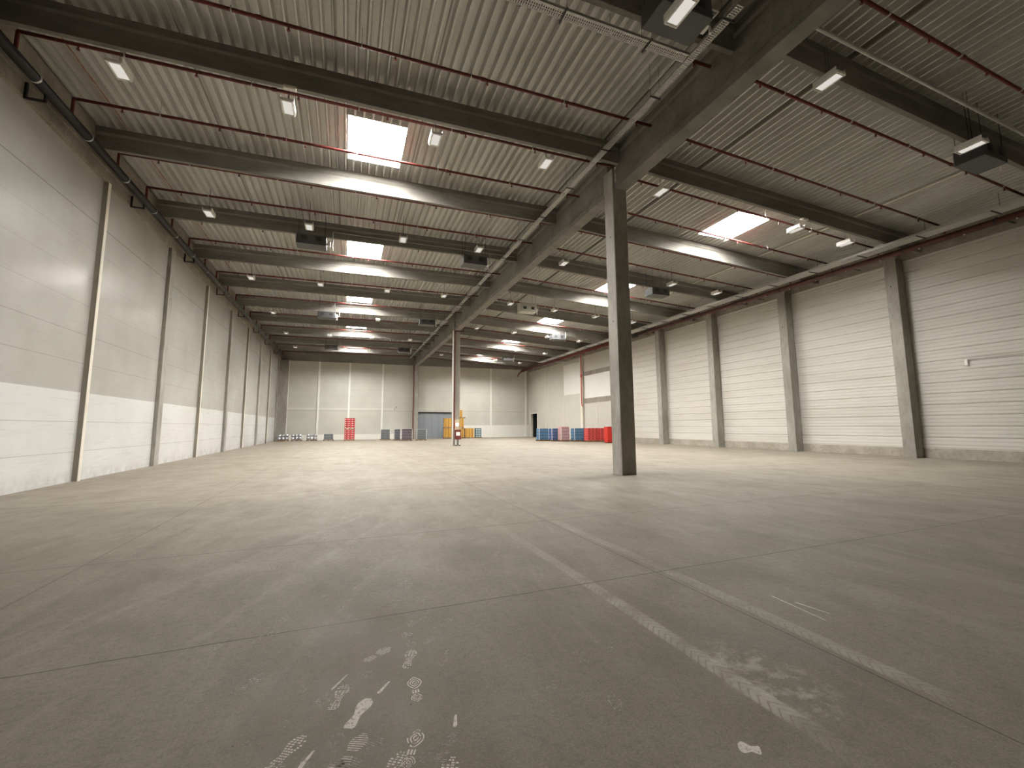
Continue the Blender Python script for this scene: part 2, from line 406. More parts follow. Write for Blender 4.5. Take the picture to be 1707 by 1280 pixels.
for x, y, a, L, wd in ((.25, 3.1, -.6, .13, .012), (-.02, 3.25, -.55, .17, .008), (.02, 2.35, -.3, .14, .014), (.62, 2.62, -.25, .1, .012), (-.15, 2.6, -.5, .12, .012),
                       (3.87, 3.31, 3.04, .55, .007), (3.94, 3.13, 3.28, .28, .008)):
    ca, sa = math.cos(a), math.sin(a)
    fb.add([(x+u*ca-v*sa, y+u*sa+v*ca, .0009) for u, v in ((-wd, 0), (0, -L*.1), (wd, 0), (wd*.6, L), (-wd*.4, L*.95))], [(0, 1, 2, 3, 4)])
struct(fb.build('floor', [M['floor'], M['dust'], M['dust2']]))

# left wall
struct(MB().box(XL-.3, XL, YN-.3, YF+.3, 0, 11.6).build('wall_left', M['wall_left']))
# near wall, behind the camera
struct(MB().box(XL, XR, YN-.3, YN, 0, 11.6).build('wall_near', M['wall_far']))
# far wall, with an opening for the grey door leaf
b = MB(); b.box(XL, 9.2, YF, YF+.3, 0, 11.6); b.box(14.0, XR, YF, YF+.3, 0, 11.6); b.box(9.2, 14.0, YF, YF+.3, 3.55, 11.6)
struct(b.build('wall_far', M['wall_far']))
d2 = struct(MB().box(9.2, 14.0, YF+.10, YF+.2, 0, 3.55).build('door_2', M['door']))
b = MB()
for i in range(1, 5): b.box(9.2+i*.96-.02, 9.2+i*.96+.02, YF+.06, YF+.1, 0, 3.53)
b.build('door_seams', M['postdark'], d2)
b = MB(); b.box(9.2, 14.0, YF-.04, YF+.1, 3.5, 3.62); b.box(13.9, 14.06, YF-.05, YF+.05, 0, 3.6)
b.build('door_frame', M['black'], d2)

# right wall: profiled cassettes up to y = 37.4, smooth panels beyond
b = MB()
prof = [(XR, .46)]
z = .46
zs = []
while z < 9.95:
    zt = min(z+.505, 10.2)
    prof += [(XR, z+.02), (XR-.012, z+.06), (XR-.006, z+.16), (XR-.016, z+.2), (XR-.010, z+.34), (XR-.018, z+.37), (XR-.014, zt-.03), (XR+.030, zt-.012)]
    z = zt
prof += [(XR, 11.6)]
def wall_prof(y0, y1):
    n = len(prof)
    b.add([(x, y0, z) for x, z in prof]+[(x, y1, z) for x, z in prof], [(i, i+1, n+i+1, n+i) for i in range(n-1)])
wall_prof(YN-.3, 37.4)
b.box(XR+.08, XR+.3, YN-.3, 37.4, 0, 11.6); b.box(XR, XR+.08, YN-.3, 37.4, 0, .46)
b.m = 1
DY0, DY1 = 59.3, 61.6
b.box(XR, XR+.3, 37.4, DY0, 0, 11.6); b.box(XR, XR+.3, DY1, YF+.3, 0, 11.6); b.box(XR, XR+.3, DY0, DY1, 3.4, 11.6)
struct(b.build('wall_right', [M['wall_right'], M['panel_grey']]))
# dark doorway at the far right corner: recess painted black for the unlit room behind
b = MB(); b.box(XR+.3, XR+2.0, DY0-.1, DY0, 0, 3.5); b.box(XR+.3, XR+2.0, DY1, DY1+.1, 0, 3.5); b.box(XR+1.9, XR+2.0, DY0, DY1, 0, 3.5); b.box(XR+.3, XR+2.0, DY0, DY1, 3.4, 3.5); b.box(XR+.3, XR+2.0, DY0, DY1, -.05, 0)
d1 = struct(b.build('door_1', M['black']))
b = MB(); b.box(XR-.03, XR+.02, DY0-.12, DY0, 0, 3.5); b.box(XR-.03, XR+.02, DY1, DY1+.12, 0, 3.5); b.box(XR-.03, XR+.02, DY0-.12, DY1+.12, 3.4, 3.52)
b.build('door_frame', M['white'], d1)
# plinths / edge beams
struct(bevel(MB().box(XR-.06, XR, YN, 37.4, 0, .46).build('trim_1', M['plinth'])))
b = MB(); b.box(XL, XL+.10, YN, YF, 9.98, 11.36); b.box(XL, XL+.16, YN, YF, 10.35, 10.42)
struct(b.build('trim_2', M['concrete']))
b = MB(); b.box(XR-.08, XR-.0, YN, YF, 9.66, zd(XR)+.02)
struct(b.build('trim_3', M['concrete']))
b = MB(); b.box(XL+.1, XR-.1, YF-.12, YF, 10.05, 10.25); b.add([(XL+.1, YF-.08, 10.25), (RX, YF-.08, 10.25), (XR-.1, YF-.08, 10.25), (XL+.1, YF-.08, zd(XL)), (RX, YF-.08, zd(RX)), (XR-.1, YF-.08, zd(XR))], [(0, 1, 4, 3), (1, 2, 5, 4)])
struct(b.build('trim_4', M['beam']))
# bright glazed-looking panel with concrete bands between the columns on the right
b = MB(); b.box(XR-.02, XR-.001, 40.0, 45.4, 4.72, 7.32); struct(b.build('trim_5', M['panel_white']))
b = MB(); b.box(XR-.05, XR-.001, 37.5, 45.4, 7.33, 7.8); b.box(XR-.05, XR-.001, 37.5, 45.4, 4.18, 4.71); struct(b.build('trim_6', M['concrete']))
b = MB()
for y in (50.75, 56.4): b.box(XR-.03, XR-.001, y-.06, y+.06, 0, 9.6)
b.box(XR-.03, XR-.001, 42.7-.05, 42.7+.05, 0, 4.18)
struct(b.build('trim_7', M['post']))
b = MB(); b.box(XR-.02, XR-.001, 46.2, 50.6, 5.4, 9.2); struct(b.build('trim_8', M['panel_white']))

# ceiling: corrugated deck, with the skylight openings left out
b = MB()
P = .275; H = .17
def ribs(x0, x1):
    x = x0; out = []
    while x < x1-.01:
        out += [(x, 0), (x+.045, 0), (x+.085, H), (x+.235, H)]; x += P
    out.append((x, 0)); return out
def deck(x0, x1, sky):
    pr = ribs(x0, x1)
    cuts = [YN-.3] + [v for s in SKY_Y for v in s] + [YF+.3]
    for (xa, ha), (xb, hb) in zip(pr, pr[1:]):
        mid = (xa+xb)/2; hole = sky[0] < mid < sky[1]
        for q in range(len(cuts)-1):
            if hole and q % 2 == 1: continue
            y0, y1 = cuts[q], cuts[q+1]
            b.add([(xa, y0, zd(xa)+ha), (xb, y0, zd(xb)+hb), (xb, y1, zd(xb)+hb), (xa, y1, zd(xa)+ha)], [(0, 1, 2, 3)])
deck(XL-.1, RX, SKY_X[0]); deck(RX+.05, XR+.2, SKY_X[1])
# insulation and membrane above, so nothing leaks through the ribs
for x0, x1, s in ((XL-.3, RX, SKY_X[0]), (RX, XR+.3, SKY_X[1])):
    for xa, xb, hole in ((x0, s[0]-.03, 0), (s[0]-.03, s[1]+.03, 1), (s[1]+.03, x1, 0)):
        ys = [YN-.3]+[v for q in SKY_Y for v in q]+[YF+.3]
        for q in range(len(ys)-1):
            if hole and q % 2: continue
            za, zbb = zd(xa)+H+.03, zd(xb)+H+.03
            b.add([(xa, ys[q], za), (xb, ys[q], zbb), (xb, ys[q+1], zbb), (xa, ys[q+1], za)], [(0, 1, 2, 3)])
struct(b.build('ceiling', M['deck']))
n = 0
for sx in SKY_X:
    for sy in SKY_Y:
        n += 1; zz = zd((sx[0]+sx[1])/2)
        b = MB(); x0, x1 = sx[0]-.04, sx[1]+.04
        b.box(x0-.03, x0, sy[0]-.03, sy[1]+.03, zz+.02, zz+.42); b.box(x1, x1+.03, sy[0]-.03, sy[1]+.03, zz+.02, zz+.42)
        b.box(x0, x1, sy[0]-.03, sy[0], zz+.02, zz+.42); b.box(x0, x1, sy[1], sy[1]+.03, zz+.02, zz+.42)
        wo = struct(b.build('window_%d' % n, M['white']))
        MB().box(x0-.03, x1+.03, sy[0]-.03, sy[1]+.03, zz+.42, zz+.44).build('skylight_pane', M['sky'], wo)

# ------------------------------------------------------------------ frame: girders, beams, columns
GX0, GX1 = 8.60, 9.05
def girder(y0, y1, label):
    zt = 11.43; p = [(GX0, 9.97), (GX1, 9.97), (GX1, 10.20), (GX1-.08, 10.27), (GX1-.08, 11.15), (GX1, 11.22), (GX1, zt), (GX0, zt), (GX0, 11.22), (GX0+.06, 11.15), (GX0+.06, 10.27), (GX0, 10.20)]
    b = MB(); n_ = len(p)
    b.add([(x, y0, z) for x, z in p]+[(x, y1, z) for x, z in p], [tuple(range(n_)), tuple(reversed(range(n_, 2*n_)))]+[(i, n_+i, n_+(i+1) % n_, (i+1) % n_) for i in range(n_)])
    o = b.build('concrete_girder', M['beam']); bevel(o, .012)
    return tag(o, label, 'girder', 'main girders')
girder(YN+.02, 12.70, 'deep concrete girder running overhead from the camera to the near column')
girder(13.24, 37.70, 'deep concrete girder between the near column and the middle column')
girder(38.26, YF-.13, 'deep concrete girder between the middle column and the far wall')

def beam(x0, x1, yc, label, group):
    p = [(-.01, 0), (.13, 0), (.13, .46), (.18, .52), (.18, .72), (-.06, .72), (-.06, .52), (-.01, .46)]; n_ = len(p)
    b = MB()
    b.add([(x0, yc+y, zb(x0)+z) for y, z in p]+[(x1, yc+y, zb(x1)+z) for y, z in p], [tuple(reversed(range(n_))), tuple(range(n_, 2*n_))]+[(i, (i+1) % n_, n_+(i+1) % n_, n_+i) for i in range(n_)])
    o = b.build('roof_beam', M['beam']); bevel(o, .01)
    return tag(o, label, 'beam', group)
ORD = ['first', 'second', 'third', 'fourth', 'fifth', 'sixth', 'seventh', 'eighth', 'ninth', 'tenth']
for j, y in enumerate(BY):
    jj = j-3
    for side in ('left', 'right'):
        if jj < (0 if side == 'left' else -1) - 1: continue
        yy = y - .42 if (jj == -1 and side == 'right') else y
        where = 'left of' if side == 'left' else 'right of'
        if jj < 0: lab = 'concrete roof beam %s the girder, nearer than the near column' % where if jj == -1 else 'concrete roof beam %s the girder, just above the camera' % where
        elif jj == 0: lab = 'concrete roof beam %s the girder, level with the near column' % where
        elif jj == 5: lab = 'concrete roof beam %s the girder, level with the middle column' % where
        elif jj < 5: lab = '%s concrete roof beam %s the girder, counted on from the near column' % (ORD[jj-1], where)
        else: lab = '%s concrete roof beam %s the girder, counted back from the far wall' % (ORD[9-jj], where)
        if side == 'left': beam(XL+.10, 8.575, yy, lab, 'roof beams left of the girder')
        else: beam(9.065, XR-.08, yy, lab, 'roof beams right of the girder')

def column(y, ztop, label, stub=True, x0=8.5, x1=9.07, yd=.55):
    t = empty('concrete_column', ((x0+x1)/2, y+yd/2, 0), label, 'column')
    hx, hy = (x1-x0)/2, yd/2
    c = MB().bevbox(-hx, hx, -hy, hy, 0, ztop, .02).build('column_shaft', M['column'], t)
    if stub:
        b = MB().box(-hx, -hx+.07, -hy, hy, ztop, 10.70); b.build('beam_seat', M['column'], t)
    return t
c1 = column(12.69, 9.97, 'square concrete column nearest the camera under the girder', yd=.56)
b = MB()
for z in (8.24, 5.2): b.tube((-.29, -.05, z), (-.275, -.05, z), .03, 10)
b.build('socket_hole', M['black'], c1)
b = MB(); b.box(-.29, .29, -.284, -.279, 3.86, 3.875); b.box(-.29, -.284, -.28, .28, 3.86, 3.875); b.build('cast_joint', M['plinth'], c1)
c2 = column(37.7, 9.97, 'concrete column midway down the hall with a fire point at its foot', yd=.56)
c3 = column(61.6, 9.97, 'concrete column standing against the far wall under the girder end', yd=.5)
# far-wall corner column
t = empty('concrete_column', (-7.45, 62.2, 0), 'wide concrete column in the far left corner', 'column')
MB().bevbox(-.52, .5, -.25, .29, 0, 10.05, .02).build('column_shaft', M['column'], t)

# left wall posts: odd = slim steel post, even = concrete pilaster
for k_ in range(0, 9):
    y = 12.364 + 6*k_
    whr = ['level with the near column', 'nearest the camera', 'second from the camera', 'third from the camera', 'fourth from the camera', 'third from the far corner', 'second from the far corner', 'next to the far corner', 'in the far corner'][k_] if k_ >= 0 else 'beside the camera'
    if k_ % 2:
        idx = (k_-1)//2
        lab = 'cream steel wall post on the left wall, ' + ['nearest the camera', 'second from the camera', 'second from the far corner', 'nearest the far corner'][max(idx, 0)]
        t = empty('wall_post', (XL, y, 0), lab, 'post', 'cream posts on the left wall')
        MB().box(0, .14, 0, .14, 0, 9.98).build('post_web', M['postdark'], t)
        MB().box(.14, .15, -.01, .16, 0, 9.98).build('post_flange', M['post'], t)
    elif k_ >= 0:
        idx = k_//2
        lab = 'concrete pilaster on the left wall, ' + ['beside the camera', 'nearest the camera', 'in the middle of the row', 'second from the far corner', 'nearest the far corner'][idx]
        t = empty('wall_pilaster', (XL, y, 0), lab, 'pilaster', 'concrete pilasters on the left wall')
        MB().bevbox(0, .15, 0, .5, 0, 9.98, .01).build('pilaster_shaft', M['column'], t)
        if k_ in (2, 4): MB().tube((.148, .25, 7.6), (.153, .25, 7.6), .03).build('socket_hole', M['black'], t)
# right wall columns
names = ['nearest the camera', 'second from the camera', 'third from the camera', 'fourth from the camera', 'hidden half behind the near column']
for k_ in range(5):
    y = 13.138 + 6*k_
    t = empty('wall_column', (XR, y, 0), 'concrete column on the ribbed right wall, ' + names[k_], 'column', 'concrete columns on the right wall')
    MB().bevbox(-.64, -.065 if True else 0, 0, .53, 0, 9.72, .015).build('column_shaft', M['column'], t)
    b = MB()
    zz = [8.37, 7.6, 7.9, 7.5, 7.5][k_]
    b.tube((-.643, .30, zz), (-.638, .30, zz), .035)
    if k_ in (2, 3): b.tube((-.643, .12, zz-.02), (-.638, .12, zz-.02), .035)
    b.build('socket_hole', M['black'], t)
t = empty('wall_column', (XR, 45.6, 0), 'slim pale column on the right wall carrying the red drop pipe', 'column')
MB().bevbox(-.25, -.03, -.05, .45, 0, 9.65, .01).build('column_shaft', M['post'], t)
# far wall posts
for x, lab in ((-7.0, 'leftmost'), (-3.43, 'second from the left'), (.25, 'third from the left, behind the red crate stack'), (4.44, 'fourth from the left'), (14.2, 'right of the grey door'), (19.67, 'between the yellow crates and the right corner'), (25.15, 'in the right corner')):
    o = MB().bevbox(x-.11, x+.11, YF-.14, YF-.005, 0, 10.05, .01).build('wall_post', M['white'])
    tag(o, 'cream steel post on the far wall, ' + lab, 'post', 'cream posts on the far wall')

# ------------------------------------------------------------------ pipes
def _head(b): b.tube((0, 0, 0), (0, 0, -.08), .02, 6); b.tube((0, 0, -.08), (0, 0, -.1), .038, 8)
def _hang(b): b.box(-.014, .014, -.055, .055, -.055, .055); b.tube((0, 0, .055), (0, 0, .49), .007, 5)
def sprinkler(side, y, lab):
    xa, xb = (-7.47, 8.57) if side == 'left' else (9.07, 23.98)
    za, zb_ = 10.93-droop(xa), 10.93-droop(xb)
    t = empty('sprinkler_pipe', (xa, y, za), lab, 'pipe', 'red sprinkler pipes %s of the girder' % side)
    sl = (zb_-za)/(xb-xa); L = xb-xa
    b = MB().tube((0, 0, 0), (L, 0, zb_-za), .043, 10)
    for q in (.33, .66): b.tube((L*q-.06, 0, sl*(L*q-.06)), (L*q+.06, 0, sl*(L*q+.06)), .055, 10)
    b.build('pipe_run', M['red_pipe'], t, True)
    if y < 40:
        x = 1.1
        while x < L-.5: piece('sprinkler_head', 'head', _head, M['red_pipe'], t, (x, 0, sl*x-.035)); x += 2.4
        x = 2.0
        while x < L-.4: piece('pipe_hanger', 'hanger', _hang, M['galv'], t, (x, 0, sl*x)); x += 2.75
    if side == 'left': MB().tube((.0, 0, .0), (.0, 0, -.475), .042, 8).build('riser', M['red_pipe'], t)
    else: MB().tube((L, 0, sl*L), (L, 0, sl*L-.30), .04, 8).build('riser', M['red_pipe'], t)
for side in ('left', 'right'):
    for j, y in enumerate(BY):
        jj = j-3
        for q, dy in enumerate((.56, 2.86)):
            yy = y+dy
            if side == 'right' and jj < 1: yy = {(-2, 0): 5.42-2.6, (-2, 1): 5.42, (-1, 0): 8.0, (-1, 1): 10.65, (0, 0): 13.25, (0, 1): 15.5, (-3, 0): 0, (-3, 1): 1}[(jj, q)]
            if side == 'left' and jj == -1: yy = 8.12 if q == 0 else 10.58
            if yy < (5 if side == 'right' else 7.5): continue
            bay = 'bay nearest the camera' if jj <= -1 else ('bay beside the near column' if jj == 0 else ('%s bay past the near column' % ORD[jj-1] if jj < 5 else '%s bay from the far wall' % ORD[9-jj]))
            if jj == -2: bay = 'bay overhead'
            pos = 'nearer' if q == 0 else 'further'
            sprinkler(side, yy, 'red pipe %s of girder, %s one in %s' % (side, pos, bay))

# left main: black pipe with white rings on wall brackets
t = empty('main_pipe', (-7.46, YN, 10.24), 'thick dark sprinkler main along the top of the left wall', 'pipe')
L = YF-.5-YN
MB().tube((0, 0, 0), (0, L, 0), .125, 16).build('pipe_run', M['dark_pipe'], t, True)
y = 1.6
while y < L: piece('pipe_clamp', 'clampL', lambda b: b.tube((0, 0, 0), (0, .05, 0), .132, 16), M['galv'], t, (0, y, 0)); y += 2.43
MB().tube((-.16, 0, .14), (-.16, L, .14), .022, 8).build('conduit_run', M['galv'], t)
def _brk(b): b.box(-.42, -.36, -.03, .03, -.30, .12); b.box(-.42, .02, -.03, .03, -.33, -.28); b.box(-.03, .02, -.03, .03, -.33, -.10)
for i in range(9):
    yb = 14.1 + 6*i - YN
    if yb < L: piece('pipe_bracket', 'brkL', _brk, M['black'], t, (0, yb, 0))
# right main: dark red, a second branch beside it further on
t = empty('main_pipe', (24.12, YN+.05, 9.66), 'thick dark red sprinkler main along the top of the right wall', 'pipe')
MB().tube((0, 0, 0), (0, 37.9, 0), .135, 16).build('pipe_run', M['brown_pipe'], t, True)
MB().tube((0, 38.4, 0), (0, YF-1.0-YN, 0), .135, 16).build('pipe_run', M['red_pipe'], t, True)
y = 1.2
while y < YF-2-YN: piece('pipe_coupling', 'coupR', lambda b: b.tube((0, 0, 0), (0, .06, 0), .145, 14), M['dark_pipe'], t, (0, y, 0)); y += 3.2
y = .6
while y < YF-2-YN: piece('support_stud', 'studR', lambda b: b.tube((0, 0, -.04), (0, 0, .0), .03, 8), M['white'], t, (-.06, y, -.13)); y += 1.6
y = 2.0
while y < YF-2-YN: piece('pipe_bracket', 'brkR', lambda b: (b.box(-.02, 1.46, -.02, .02, .14, .18), b.box(-.02, .02, -.02, .02, .10, .18)), M['black'], t, (0, y, 0)); y += 6.0
MB().tube((-.26, 38.4, .06), (-.26, YF-2-YN, .06), .06, 10).build('branch_pipe', M['red_pipe'], t, True)
MB().path([(0, YF-1-YN, 0), (-.35, YF-.9-YN, -.35), (-.5, YF-.8-YN, -.75)], .09).build('end_bend', M['red_pipe'], t)
MB().tube((-.02, 37.8, -.02), (-.02, 38.5, -.02), .17, 12).build('valve', M['black'], t)
# right tray
t = empty('cable_tray', (23.25, YN+.05, 9.74), 'wide pale grey cable tray along the right wall beside the red main', 'tray')
MB().box(-.32, .32, 0, 52.5-YN, 0, .11).build('tray_channel', M['galv'], t)
y = 1.5
while y < 56: piece('tray_hanger', 'hangR', lambda b: (b.box(-.36, .36, -.025, .025, -.03, -.002), b.tube((.35, 0, -.02), (.35, 0, .86), .008, 5)), M['black'], t, (0, y, 0)); y += 2.43
# red drop pipe on the pale column
b = MB().path([(25.30, 45.5, 9.75), (25.30, 45.5, 4.05)], .05, 10); b.path([(25.30, 45.5, 4.05), (25.24, 45.3, 3.8)], .05, 10); b.tube((25.3, 45.5, 7.2), (25.3, 45.5, 7.5), .09, 10)
tag(b.build('drop_pipe', M['red_bright']), 'red vertical drop pipe on the pale column of the right wall', 'pipe')
b = MB().path([(23.9, 49.2, 9.42), (25.4, 46.3, 9.10)], .06, 8)
tag(b.build('diagonal_strut', M['galv']), 'pale diagonal strut under the beams near the red drop pipe', 'strut')
# pipes at the middle and far column
b = MB().tube((8.44, 37.62, 0), (8.44, 37.62, 9.9), .055, 10)
tag(b.build('riser_pipe', M['white']), 'white riser pipe on the left edge of the middle column', 'pipe')
b = MB().tube((8.60, 37.64, 1.4), (8.60, 37.64, 9.9), .05, 10)
o = tag(b.build('riser_pipe', M['red_pipe']), 'dark red riser pipe in front of the middle column', 'pipe')
b = MB().path([(8.6, 37.64, 9.88), (9.35, 37.6, 9.88), (9.35, 37.6, 10.75)], .035, 8); b.build('pipe_bend', M['red_pipe'], o)
b = MB().tube((8.38, 61.5, 0), (8.38, 61.5, 9.9), .07, 10)
tag(b.build('riser_pipe', M['red_pipe']), 'dark red riser pipe beside the far wall column', 'pipe')

# ------------------------------------------------------------------ perforated cable trays by the girder
def tray(along, a0, a1, c, z, label, half=.10):
    ln = a1-a0
    t = empty('cable_tray', (c, a0, z) if along == 'y' else (a0, c, z), label, 'tray')
    def bx(b, u0, u1, v0, v1, z0, z1):
        (b.box(v0, v1, u0, u1, z0, z1) if along == 'y' else b.box(u0, u1, v0, v1, z0, z1))
    b = MB()
    for s in (-1, 1):
        bx(b, 0, ln, s*half-.012*(s > 0), s*half+.012*(s < 0), -.0, .06)
        bx(b, 0, ln, min(s*half, s*half*.72), max(s*half, s*half*.72), 0, .004)
    bx(b, 0, ln, -half*.10, half*.10, 0, .004)
    u = 0; near = 26-a0 if along == 'y' else ln
    while u < ln:
        st = .055 if u < near else .5
        wv = .030 if u < near else .30
        bx(b, u, min(u+wv, ln), -half*.72, half*.72, 0, .004); u += st
    b.build('tray_channel', M['galv'], t)
    u = .35 if along == 'y' else .9; top = zd(6)-z+.06
    while u < ln:
        loc = (0, u, 0) if along == 'y' else (u, 0, 0)
        piece('tray_support', 'sup'+along, (lambda b: b.box(-half-.07, half+.07, -.015, .015, -.03, -.004)) if along == 'y' else (lambda b: b.box(-.015, .015, -half-.07, half+.07, -.03, -.004)), M['black'], t, loc)
        if u < 40:
            for sg in (-1, 1):
                o_ = sg*(half+.05)
                piece('hanger_wire', 'wire', lambda b: b.tube((0, 0, -.02), (0, 0, top), .0045, 5), M['black'], t, (o_, u, 0) if along == 'y' else (u, o_, 0))
        u += 2.5 if along == 'y' else 2.2
tray('y', 6.25, 59.0, 7.56, 10.52, 'long perforated cable tray running beside the left face of the girder')
tray('x', 1.0, 7.44, 7.78, 10.52, 'short perforated cable tray crossing at right angles beside the near red pipe', .13)

# ------------------------------------------------------------------ lamps
def make_lamp(lab):
    t = empty('high_bay_lamp', (0, 0, 0), lab, 'lamp')
    b = MB(); b.box(-.15, .15, -.32, .32, .02, .07); b.box(-.15, -.125, -.32, .32, 0, .02); b.box(.125, .15, -.32, .32, 0, .02); b.box(-.125, .125, -.32, -.295, 0, .02); b.box(-.125, .125, .295, .32, 0, .02)
    hb = b.build('housing', M['white'], t)
    b = MB(); b.box(-.11, .11, -.26, .26, .008, .019); b.build('led_panel', M['led'], t)
    for yy in (-.28, .28): piece('end_cap', 'cap', lambda b: b.box(-.125, .125, -.015, .015, .006, .02), M['heater_grey'], t, (0, yy, 0))
    b = MB(); b.box(-.17, -.155, -.30, .30, .03, .17); b.box(.155, .17, -.30, .30, .03, .17); b.box(-.155, .155, -.04, .04, .155, .17); b.build('bracket', M['white'], t)
    for yy in (-.03, .03): piece('hanging_wire', 'lwire', lambda b: b.tube((0, 0, 0), (0, 0, 1.03), .005, 5), M['black'], t, (0, yy, .165))
    return t
rows = {6.85: ([6.3], [11.15, 17.35]), 12.8: ([-5.5, -1.8, 2.25, 5.97], [10.7, 17.75, 20.9]), 20.72: ([-5.55, -1.82, 2.2, 5.9], [10.65, 17.8, 21.2]),
        29.2: ([-5.5, -1.78, 2.18, 5.88], [10.67, 14.15, 17.62, 21.0]), 37.75: ([-5.5, -1.8, 2.15, 5.85], [10.6, 14.1, 17.5, 20.9]),
        45.8: ([-5.5, -1.8, 2.1, 5.8], [10.6, 14.1, 17.5, 20.9]), 53.7: ([-5.5, -1.8, 2.1, 5.8], [10.6, 14.1, 17.5, 20.9])}
rl = {6.85: 'just ahead of the camera', 12.8: 'level with the near column', 20.72: 'two beams past the near column', 29.2: 'in the third row of lamps', 37.75: 'level with the middle column', 45.8: 'two beams past the middle column', 53.7: 'in the row nearest the far wall'}
lamp0 = None; low = []
for y, (lx, rx) in rows.items():
    for side, xs in (('left', lx), ('right', rx)):
        for i, x in enumerate(xs):
            pos = {1: 'the only one', 2: ['nearest girder', 'nearest wall'][i]}.get(len(xs)) if len(xs) < 3 else None
            order = ['nearest wall', 'second from wall', 'second from girder', 'nearest girder']
            if pos is None:
                if side == 'left': pos = order[i]
                elif len(xs) == 4: pos = order[3-i]
                else: pos = ['nearest girder', 'second from wall', 'nearest wall'][i]
            lab = 'white lamp %s of girder, %s, %s' % (side, rl[y], pos)
            z = zd(x)-1.05
            if y < 7 and side == 'left': x, y_, z = 5.72, 6.03, 9.48
            elif y < 7 and i == 1: x, y_, z = 16.2, 6.37, 9.34
            else: y_ = y
            if lamp0 is None: lamp0 = lmp = make_lamp(lab); lamp0.location = (x, y_, z); lamp0['group'] = 'hanging high bay lamps'
            else: lmp = dup(lamp0, (x, y_, z), lab, 'hanging high bay lamps')
            if y_ != y: low.append((lmp, zd(x)-z+.12))
for lmp, hh in low:
    for dx in (-.1, .1): MB().tube((dx, 0, .165), (dx, 0, hh), .006, 5).build('hanging_wire', M['black'], lmp)
for x, lab in ((-1.72, 'small cream box fixed under the near roof beam, left of girder'), (17.7, 'small cream box fixed under the near roof beam, right of girder')):
    t = empty('emergency_light', (x, 12.36, zb(x)), lab, 'light', 'small boxes under the near beams')
    bevel(MB().box(-.16, .16, -.07, .07, -.07, 0).build('light_body', M['post'], t)); MB().box(-.13, .13, -.05, .05, -.085, -.07).build('light_cover', M['white'], t)

# ------------------------------------------------------------------ heaters
def make_heater(lab, mat, grp, zs=1.0):
    t = empty('unit_heater', (0, 0, 0), lab, 'heater', grp)
    W, D, Hh = .62, .36, .42*zs
    b = MB(); b.bevbox(-W, W, -D, D, 0, Hh, .03); h_ = b.build('heater_casing', mat, t)
    for c in (-.3, .3):
        g = piece('outlet_grille', 'grille', lambda b: b.box(-.12, .12, -.012, .001, .16, Hh-.07), M['black'], t, (c, -D, 0))
        for q in range(3): piece('louvre_slat', 'slat', lambda b: b.box(-.12, .12, -.006, 0, 0, .01), M['heater'], g, (0, -.012, .19+q*.055))
    b = MB(); b.box(-W+.01, W-.01, -D+.01, D-.01, -.012, 0); b.build('base_pan', M['heater'] if mat == M['heater'] else mat, t)
    b = MB(); b.box(W+.02, W+.16, -.12, .10, .10, .32); b.tube((W, -.02, .2), (W+.06, -.02, .2), .05); b.tube((W+.1, -.15, .02), (W+.1, -.15, -.12), .03); b.build('gas_valve', M['white'], t)
    b = MB(); b.path([(W+.1, 0, .2), (W+.25, 0, .2), (W+.25, 0, .78)], .02); b.build('supply_pipe', M['galv'], t)
    for sx in (-1, 1):
        for sy in (-1, 1): piece('hanging_rod', 'rod%g' % zs, lambda b: b.tube((0, 0, Hh), (0, 0, 1.73), .008, 6), M['black'], t, (sx*(W-.08), sy*(D-.06), 0))
    return t
h0 = make_heater('big dark unit heater overhead beside the girder, lamp below it', M['heater'], 'dark unit heaters'); h0.location = (6.05, 6.52, zd(6)-1.6)
for x, y, lab in ((-1.75, 21.5, 'dark unit heater left of girder, in the middle of the second skylight bay'), (5.85, 21.5, 'dark unit heater close to the girder, level with the second lamp row'),
                  (-1.65, 35.9, 'dark unit heater left of girder, before the middle column, away from girder'), (5.85, 35.9, 'dark unit heater next to the girder just before the middle column'),
                  (-1.75, 50.3, 'dark unit heater left of girder near the far wall, away from girder'), (5.7, 50.0, 'dark unit heater next to the girder near the far wall'),
                  (17.55, 6.75, 'dark unit heater high at the right edge of the picture'), (17.3, 21.45, 'dark unit heater right of the near column'),
                  (17.6, 35.9, 'dark unit heater right of girder, fourth skylight bay'), (17.6, 49.3, 'dark unit heater right of girder nearest the far wall')):
    dup(h0, (x, y, zd(x)-1.6), lab, 'dark unit heaters')
h1 = make_heater('pale grey box heater hanging just right of the girder', M['heater_grey'], None, 1.45); h1.location = (11.75, 28.75, zd(11.75)-1.62)

# conduits feeding the heaters
for pts, r, mat, nm, lab in (
    ([(-.9, 22.32, 10.0), (-.9, 22.32, 10.95), (8.4, 22.32, 10.95)], .018, 'galv', 'gas_pipe', 'thin white pipe along the beam from the left heater to the girder'),
    ([(9.1, 6.13, 10.68), (18.6, 6.13, 10.68-SR*9.5)], .045, 'galv', 'grey_pipe', 'pale grey pipe crossing overhead beside the nearest right roof beam'),
    ([(6.9, 6.6, 10.62), (7.3, 6.6, 10.62), (7.3, 9.0, 10.62)], .02, 'galv', 'conduit', 'thin bent conduit between the big heater and the girder tray')):
    tag(MB().path(pts, r).build(nm, M[mat]), lab, 'pipe')
for q_ in range(-1, 9):
    y0, y1 = 12.36+5*q_+.3, 12.36+5*q_+4.85
    w2 = 'nearest bay' if q_ < 0 else 'bay beside the near column' if q_ == 0 else ('%s bay past the near column' % ORD[q_-1] if q_ < 5 else '%s bay from the far wall' % ORD[9-q_])
    tag(MB().box(20.65, 20.77, y0, y1, zd(20.7)-.05, zd(20.7)-.015).build('ceiling_conduit', M['post']), 'pale strip under the roof deck, far right, in the %s' % w2, 'conduit', 'pale strips under the right roof deck')
